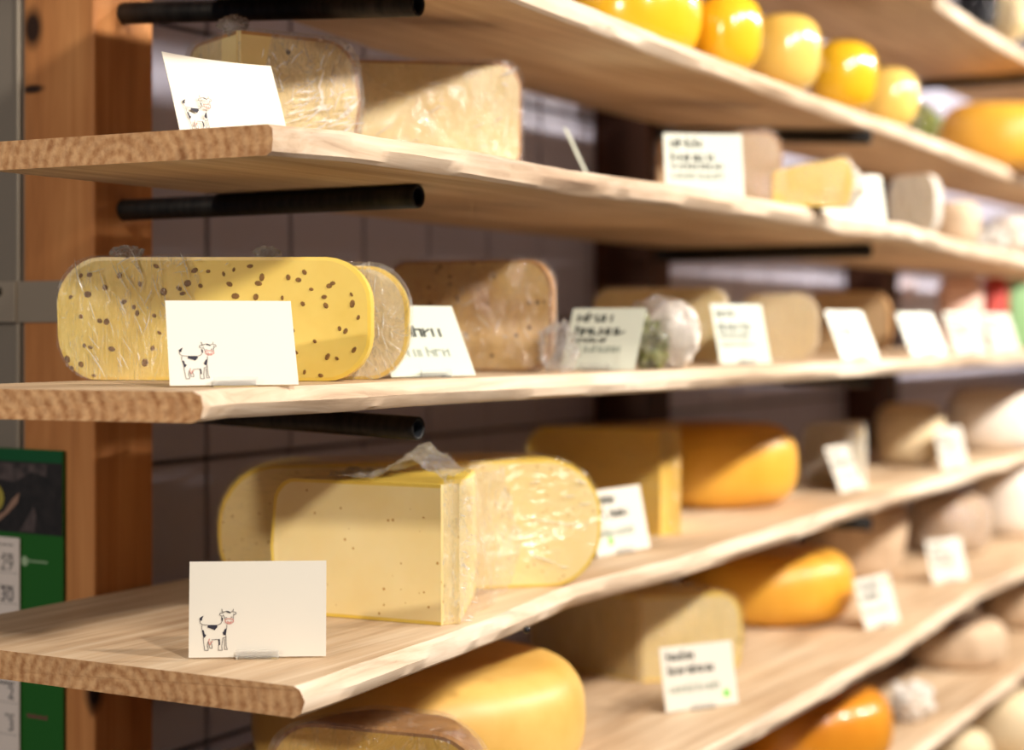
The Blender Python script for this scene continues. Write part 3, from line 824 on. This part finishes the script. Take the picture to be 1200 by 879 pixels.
pack('tall pale pink parcel behind the last cards', 1125, 3.62, z3, 0.09, 0.06, 0.148, 'pinkpack', 'parcel', rz=-0.9, bev=0.02)
pack('small red carton at the shelf end', 1166, 3.74, z3, 0.045, 0.04, 0.15, 'red', rz=-0.9)
pack('small green carton next to the red carton', 1192, 3.80, z3, 0.05, 0.04, 0.145, 'greenpack', rz=-0.9)
bm = bmesh.new(); bmesh.ops.create_cone(bm, cap_ends=True, segments=24, radius1=0.034, radius2=0.026, depth=0.02,
    matrix=Matrix.Rotation(math.radians(90), 4, 'X'))
me = bpy.data.meshes.new('wall_fitting'); bm.to_mesh(me); bm.free()
o = link('wall_fitting', me, M['fitting']); auto(o); o.location = (4.02, WALL_Y - 0.017, 0.092)
tag(o, 'pale round fitting on the dark back wall', 'wall fitting')

# ------------------------------------------------------------------ shelf with the curled card (Z[2])
z2 = Z[2]
c = wedge('crinkle-wrapped cheese quarter with vertical corner behind the curled card', (1.158, .96), z2, 0.118, 0.110, -26, 64, 'p_pale', 'r_brown', 'film_crinkle', r0=0.003, re=0.034, seed=2)
ra = math.radians(-26)
folds(c, 60, 0.05, 0.112, 0.008, 0.062, 5, 45, 0.005, 0.034, 0.0013, 8, y=-0.0062, rot=ra)
folds(c, 30, 0.03, 0.112, 0.05, 0.10, 20, 150, 0.004, 0.022, 0.0012, 9, y=-0.0062, rot=ra)
folds(c, 14, 0.005, 0.05, 0.01, 0.10, 60, 120, 0.004, 0.02, 0.0009, 10, y=-0.0052, rot=ra)
crumple(c, (0.008, 0.012, 0.116), (0.012, 0.012, 0.008), seed=4)
card('curled blank card with glare in front of the crinkle-wrapped quarter', (1.020, .903), (1.124, .876), z2, lean=20, kind='cow', mat='card', group='blank cow cards', curl=0.003)
s2 = slab('wrapped peppered cheese block with rounded corners beside the crinkle-wrapped quarter', (1.297, .995), at(608, 1.658), z2, 0.107, 0.07, 0.016, 0.02, 'p_pepper', 'r_brown', 'film', seed=5)
folds(s2, 20, -0.04, 0.095, 0.01, 0.10, -25, 35, 0.006, 0.03, 0.0009, 11)
hb = empty('film_bundle', (*at(628, 1.70), z2), 0, 'flat scrap of clear film beside the peppered cheese block', 'plastic film')
crumple(hb, (0, 0, 0.006), (0.014, 0.012, 0.006), 'film_crinkle', 15, name='bunched_film')
card('lettered card seen nearly edge-on beside the peppered block', (1.632, .862), (1.726, .905), z2, seed=8, lean=26, curl=-0.002)
slab('tan cheese half mostly hidden behind the pale green lettered card', at(772, 2.28), at(914, 2.26), z2, 0.112, 0.07, 0.02, 0.024, 'p_tan', 'r_brown', 'film', seed=9)
card('pale green card of capital letters before a tan cheese', (1.765, .838), (1.822, .765), z2, seed=9, lean=10, group='text price cards')
yw = wedge('small yellow wrapped wedge beside the pale green card', at(900, 2.09), z2, 0.105, 0.062, -52, -8, 'p_amber', 'r_yellow', 'film', r0=0.006, re=0.014, top_drop=0.35, seed=4)
crumple(yw, (0.092, -0.06, 0.03), (0.014, 0.03, 0.028), 'film_white', 61, name='bunched_film', rough=0.35)
card('lettered card propped past the small yellow wedge', (2.335, .858), (2.425, .795), z2, seed=10, lean=12)
slab('whitish wrapped cheese piece behind a propped card', at(1046, 2.72), at(1094, 2.66), z2, 0.088, 0.05, 0.014, 0.03, 'p_cream', 'r_cream', 'film_white', seed=11)
wheel('small upright tan cheese past the whitish wrapped piece', at(1117, 3.1), z2, 0.042, 0.08, 'r_grey', re=0.02, seed=3)
e = empty('film_bundle', (*at(1162, 3.35), z2), 0, 'low heap of bunched film at the end of the row', 'plastic film'); crumple(e, (0, 0, 0.022), (0.035, 0.03, 0.022), 'film_white', 21, name='bunched_film')
e = empty('cheese_parcel', (*at(1188, 3.55), z2), 0, 'film-wrapped pale cheese parcel at the end of the row', 'cheese'); crumple(e, (0, 0, 0.042), (0.05, 0.045, 0.042), 'r_white', 22, name='cheese_body', rough=0.2); crumple(e, (0, 0, 0.045), (0.055, 0.05, 0.045), 'film_crinkle', 23, name='film', rough=0.35)

# ------------------------------------------------------------------ deep shelf (Z[4])
z4 = Z[4]
c = wedge('bare-faced yellow cheese wedge with plastic bunched on top', (1.240, .786), z4, 0.186, 0.122, 27, 96, 'p_yellow', 'r_yellow', None, r0=0.016, re=0.022, seed=6)
folds(c, 30, -0.006, 0.006, 0.006, 0.118, -35, 35, 0.003, 0.010, 0.0008, 12, y=-0.0205, rot=math.radians(61.5 - 90))
# film hanging loose over the far side and bunched on the top
v, f = [], []; n = 22; nt_ = 7; nk = 17
for i in range(n + 1):
    for k in range(nk):
        q = k / (nk - 1)
        if i <= nt_:
            r = 0.0185; a = math.radians(98 - 76 * i / nt_)
        else:
            u = (i - nt_) / (n - nt_); r = 0.0185 + 0.165 * u; a = math.radians(22 - 4 * u + 3 * math.sin(u * 9 + q * 5))
        nz = noise.noise_vector(Vector((i * 0.35, q * 7, 2.2))) * (0.0012 if i <= nt_ else 0.005)
        # the tip is cut at r0 = 0.016 inside the wedge: the film lies in front of it, towards the apex
        rr = (0.032 - r) if i <= nt_ else r
        x_, y_ = rr * math.cos(a), rr * math.sin(a)
        if i > nt_: x_ += 0.002; y_ -= 0.005
        v.append((x_ + nz.x, y_ + nz.y, max(0.001, 0.002 + q * 0.124)))
for i in range(n):
    for k in range(nk - 1): f.append((i * nk + k, (i + 1) * nk + k, (i + 1) * nk + k + 1, i * nk + k + 1))
o = link('film', mesh('film', v, f), M['film_crinkle'], c); auto(o, 60)
v, f = [], []; n = 22; mm = 14
for i in range(n + 1):
    u = i / n
    for k in range(mm + 1):
        q = k / mm
        x = 0.000 + 0.075 * q - 0.02 * u; y = 0.012 + 0.115 * u + 0.02 * q
        hgt = 0.027 * math.exp(-((u - 0.30) / 0.2) ** 2) * (0.55 + 0.45 * math.sin(q * 3.1)) + 0.008 * abs(noise.noise((u * 9, q * 7, 1.7))) + 0.004 * abs(noise.noise((u * 25, q * 20, 0.7)))
        v.append((x, y, 0.1235 + hgt))
for i in range(n):
    for k in range(mm): f.append((i * (mm + 1) + k, (i + 1) * (mm + 1) + k, (i + 1) * (mm + 1) + k + 1, i * (mm + 1) + k + 1))
o = link('bunched_film', mesh('bunched_film', v, f), M['film_knot'], c); auto(o, 25)
s4 = slab('large yellow cheese half with rounded ends behind the bare wedge', at(258, 1.625), at(702, 1.71), z4, 0.126, 0.11, 0.05, 0.056, 'p_yellow', 'r_yellow', 'film_taut', seed=12, bulge=0.002)
folds(s4, 0, 0, 0, 0, 0, 0, 0, 0, 0, 0.0016, 13, rows=[(0.145, 0.064, math.radians(-8), 0.075), (0.155, 0.09, 0.0, 0.02), (0.172, 0.082, 0.05, 0.016), (0.13, 0.028, math.radians(-20), 0.03), (0.168, 0.104, -0.3, 0.014), (0.15, 0.02, -0.2, 0.015), (0.12, 0.105, 0.1, 0.012)])
card('blank white card with printed cow on the bare front of the deep shelf', on(221, 773, z4), on(382, 771, z4), z4, lean=5, kind='cow', mat='card', group='blank cow cards')
card('white lettered card with green square beside the large yellow half', (1.69, .886), (1.80, .874), z4, seed=11, lean=12, sticker=(0.28, 0.2), mat='card')
wedge('amber cheese wedge standing before the golden wheel', at(800, 2.10), z4, 0.215, 0.131, 29, 93, 'p_amber', 'r_yellow', 'film_taut', r0=0.03, re=0.03, seed=7)
wheel('whole golden wax wheel beside the amber wedge', at(830, 2.52), z4, 0.125, 0.118, 'r_gold', re=0.048, seed=5)
card('lettered card leaning past the golden wheel', (2.556, .912), (2.665, .905), z4, seed=12, lean=22, mat='card')
wedge('pointed pale wedge wrapped in hazy film beside a leaning card', at(1014, 2.74), z4, 0.12, 0.10, 20, 75, 'p_cream', 'r_white', 'film_white', r0=0.006, re=0.03, seed=8)
wheel('cream natural-rind cheese behind the pointed pale wedge', at(1066, 3.22), z4, 0.06, 0.116, 'r_cream', re=0.03, seed=9)
card('white lettered card between the cream cheeses', (3.06, .90), (3.175, .885), z4, seed=13, lean=12, mat='card')
wheel('big whitish cheese at the far end of the deep shelf', at(1165, 3.62), z4, 0.095, 0.13, 'r_white', re=0.04, seed=10)

# ------------------------------------------------------------------ shelf with the large gouda wheel (Z[5])
z5 = Z[5]
wheel('large golden gouda wheel shaded by the deep shelf above', (1.45, .965), z5, 0.163, 0.112, 'r_gouda', re=0.042, seed=11)
c = slab('wrapped cheese half lying before the large gouda wheel', at(320, 1.50), at(560, 1.43), z5, 0.103, 0.07, 0.04, 0.04, 'p_amber', 'r_brown', 'film', seed=13)
c = wedge('wrapped amber cheese chunk with vertical corner beside the green-square card', at(750, 2.154), z5, 0.137, 0.108, -44, 78, 'p_pale', 'r_yellow', 'film', r0=0.003, re=0.03, seed=10, stretch=1.35)
card('white lettered card with green square before the wrapped chunk', (1.796, .852), (1.886, .80), z5, seed=14, lean=11, sticker=(0.85, 0.18), mat='card')
wheel('golden wheel beside the wrapped amber chunk', (2.483, 1.007), z5, 0.128, 0.105, 'r_gold', re=0.046, seed=12)
wheel('pale tapered cheese drum behind the golden wheel', at(1000, 3.12), z5, 0.095, 0.125, 'r_grey', re=0.015, taper=0.2, bulge=0.0, seed=13)
card('tilted white card with green mark past the golden wheel', (2.44, .832), (2.54, .812), z5, seed=15, lean=16, sticker=(0.85, 0.85), mat='card')
wheel('whitish cheese behind the last card on its shelf', at(1112, 3.42), z5, 0.075, 0.115, 'r_grey', re=0.035, seed=14, mf='film_crinkle')
card('white lettered card leaning on the whitish cheese', (2.95, .884), (3.035, .846), z5, seed=16, lean=14, mat='card')
wheel('tall whitish cheese at the shelf end', at(1185, 3.72), z5, 0.08, 0.14, 'r_white', re=0.035, seed=15)

# ------------------------------------------------------------------ low shelf (Z[6]) and bottom shelf (Z[7])
z6, z7 = Z[6], Z[7]
wheel('orange glossy wax wheel on the low shelf', (2.42, .925), z6, 0.128, 0.112, 'r_orange', re=0.05, seed=16)
e = empty('cheese_parcel', (*at(1068, 2.83), z6), 0, 'white film parcel beside the orange wheel', 'cheese')
crumple(e, (0, 0, 0.026), (0.032, 0.03, 0.026), 'r_white', 31, name='cheese_body', rough=0.3); crumple(e, (0.004, 0, 0.03), (0.036, 0.034, 0.03), 'film_white', 32, name='film', rough=0.45)
wheel('grey natural-rind cheese wheel on the low shelf', at(1118, 3.3), z6, 0.093, 0.085, 'r_grey', re=0.025, seed=17)
wheel('small pale cheese stacked on the grey natural-rind wheel', (at(1112, 3.3)[0], at(1112, 3.3)[1]), z6 + 0.086, 0.05, 0.05, 'r_white', re=0.02, seed=18)
wheel('tan cheese at the end of the low shelf', at(1192, 3.72), z6, 0.075, 0.11, 'r_grey', re=0.035, seed=19)
wheel('pale cream cheese on the bottom shelf', at(1182, 3.4), z7, 0.085, 0.13, 'r_cream', re=0.05, seed=20)
wheel('small tan cheese on the bottom shelf', at(1124, 3.12), z7, 0.055, 0.12, 'r_cream', re=0.04, seed=21)

# ------------------------------------------------------------------ yellow wax cheeses (Z[1])
z1 = Z[1] + 0.007
g = 'small waxed cheeses on the upper shelf'
wheel('broad bright yellow waxed wheel leading the row', at(742, 2.1), z1, 0.075, 0.115, 'r_wax', re=0.045, seed=22, group=g)
wheel('first small bright yellow waxed cheese beside the broad wheel', at(850, 2.15), z1, 0.038, 0.098, 'r_wax', re=0.03, seed=23, group=g)
wheel('paler small waxed cheese between two bright ones', at(915, 2.31), z1, 0.045, 0.102, 'r_waxpale', re=0.032, seed=24, group=g)
wheel('second small bright yellow waxed cheese after the paler one', at(986, 2.54), z1, 0.045, 0.104, 'r_wax', re=0.034, seed=25, group=g)
wheel('last small pale golden waxed cheese of the row', at(1040, 2.76), z1, 0.040, 0.098, 'r_waxpale', re=0.034, seed=26, group=g)
e = empty('herb_parcel', (*at(1082, 2.98), z1), 0, 'small green leafy parcel in film beside the last waxed cheese', 'cheese')
crumple(e, (0, 0, 0.03), (0.026, 0.024, 0.03), 'herbs', 41, name='green_leaves', rough=0.5); crumple(e, (0.006, 0.01, 0.038), (0.036, 0.03, 0.036), 'film_crinkle', 42, name='film')
wheel('big golden waxed wheel at the end of the row', at(1172, 3.52), z1 + 0.004, 0.125, 0.132, 'r_gold', re=0.055, seed=27, group=g)

for o in list(COL.objects):
    if o.parent is None and 'category' in o and o['category'] == 'cheese' and abs(o.location.z - Z[1]) < 0.03:
        o.location.z = Z[1] + 0.0714 * (o.location.y - 0.8) + 0.0003; o.rotation_euler.x = math.atan(0.0714)
# pouch and bag at the edge of the uppermost shelf
z0 = Z[0]
e = empty('foil_pouch', (*at(1188, 3.33), z0), -0.5, 'black and cream pouch sagging over the uppermost shelf edge', 'pouch')
crumple(e, (0.0, 0.0, 0.065), (0.04, 0.05, 0.062), 'p_cream', 51, name='pouch_body', rough=0.2)
crumple(e, (-0.01, 0.005, 0.075), (0.046, 0.055, 0.064), 'film', 52, name='film', rough=0.3)
e = empty('foil_bag', (*at(1146, 3.22), z0), 0, 'black glossy bag beside the cream pouch', 'bag')
crumple(e, (0.0, 0.0, 0.045), (0.035, 0.035, 0.042), 'blackpack', 53, name='bag_body', rough=0.4)

# ------------------------------------------------------------------ calendar on the post
cx0 = 1.2065
cal = empty('wall_calendar', (cx0, 1.216, -0.45), 0, 'green wall calendar with cat photo hanging on the orange post', 'calendar')
YR, ZT = 1.216, (385 - 528) / F * 1.655
def cal_rect(nm, y0, y1, z0, z1, d, mat, th=0.001):
    # y measured from the right edge towards the left; d = distance in front of the backing
    o = link(nm, box_me(nm, -d - th, -d, y0, y1, z0 + 0.45, z1 + 0.45), M[mat], cal); return o
zz = lambda py: (385 - py) / F * 1.66
yy = lambda px: ray(px)[1] / ray(px)[0] * cx0 - YR
cal_rect('backing', 0, 0.155, zz(930), zz(528), 0.0, 'cal_green', 0.002)
cal_rect('header_band', 0.0004, 0.155, zz(543), zz(528.4), 0.002, 'cal_deep')
ph = cal_rect('cat_photo', 0.0006, 0.155, zz(628), zz(543), 0.002, 'fur_dark')
def cal_poly(nm, pts, d, mat, parent):
    v = [(-d, yy(px), zz(py) + 0.45) for px, py in pts]
    return link(nm, mesh(nm, v, [tuple(range(len(v)))]), M[mat], parent)
def ell(cx, cy, rx, ry, a0=0, a1=360, n=20):
    return [(cx + rx * math.cos(math.radians(a0 + (a1 - a0) * i / n)), cy + ry * math.sin(math.radians(a0 + (a1 - a0) * i / n))) for i in range(n)]
cal_poly('fur', [(-30, 545), (58, 545), (58, 560), (40, 555), (20, 568), (-30, 560)], 0.0034, 'fur', ph)
cal_poly('fur', [(26, 626), (44, 626), (46, 604), (42, 596)], 0.0034, 'fur', ph)
cal_poly('eye_corner', [(-4, 612), (8, 604), (18, 588), (26, 580), (24, 592), (14, 604), (0, 618), (-10, 622)], 0.0036, 'eye_skin', ph)
cal_poly('iris', ell(-6, 588, 14, 18), 0.0038, 'eye_iris', ph)
cal_poly('pupil', ell(-8, 588, 10, 16), 0.0040, 'black', ph)
page_r = 27
pg = link('date_pages', box_me('date_pages', -0.0052, -0.0031, yy(page_r), 0.15, zz(925) + 0.45, zz(634) + 0.45, 0.0008, 1), M['cal_page'], cal)
def textmesh(s, size):
    cu = bpy.data.curves.new('txt', 'FONT'); cu.body = s; cu.size = size; cu.align_x = 'RIGHT'
    to = bpy.data.objects.new('txt', cu); COL.objects.link(to)
    dg = bpy.context.evaluated_depsgraph_get(); dg.update()
    me = bpy.data.meshes.new_from_object(to.evaluated_get(dg)); bpy.data.objects.remove(to); me.materials.clear(); return me
def cal_text(s, px, py, size, mat):
    me = textmesh(s, size)
    for v in me.vertices:
        x, y, _ = v.co; v.co = Vector((-0.0055, yy(px) - x, zz(py) + y + 0.45))
    return link('date_number', me, M[mat], pg)
cal_text('29', 21, 673, 0.0195, 'ink_soft'); cal_text('30', 21, 710, 0.0195, 'ink'); cal_text('1', 21, 750, 0.0195, 'ink')
cal_text('2', 21.5, 826, 0.0180, 'ink'); cal_text('3', 21.5, 864, 0.0180, 'ink')
def cal_bar(px0, px1, py, mat, hh=0.0012, parent=pg, d=0.0054, nm='weekday_print'):
    v, f = [], []; n = max(3, int(abs(px1 - px0) / 2.2))
    for i in range(n):
        a = px0 + (px1 - px0) * i / n; b2 = px0 + (px1 - px0) * (i + 0.72) / n; k = hh * (1.0 if i % 3 else 1.5)
        q = len(v); v += [(-d, yy(a), zz(py) + 0.45 - hh), (-d, yy(b2), zz(py) + 0.45 - hh), (-d, yy(b2), zz(py) + 0.45 + k), (-d, yy(a), zz(py) + 0.45 + k)]
        f.append((q, q + 1, q + 2, q + 3))
    link(nm, mesh(nm, v, f), M[mat], parent)
cal_bar(2, 21, 643, 'ink_soft', 0.0008); cal_bar(8, 21, 655, 'ink_soft'); cal_bar(6, 21, 693, 'ink_soft'); cal_bar(4, 21.5, 808, 'ink'); cal_bar(11, 21.5, 846, 'ink_soft')
for py in (676.5, 713, 831, 869):
    v = [(-0.00535, yy(-20), zz(py) + 0.45), (-0.00535, yy(26), zz(py) + 0.45), (-0.00535, yy(26), zz(py) + 0.4505), (-0.00535, yy(-20), zz(py) + 0.4505)]
    link('page_rule', mesh('page_rule', v, [(0, 1, 2, 3)]), M['ink_soft'], pg)
cal_bar(36, 58, 660.5, 'cal_logo', 0.0010, cal, 0.0023, 'printed_name')
cal_poly('printed_mark', ell(31, 661, 4, 6), 0.0023, 'cal_logo', cal)
cal_bar(34, 58, 844, 'cal_red', 0.0016, cal, 0.0023, 'printed_name')
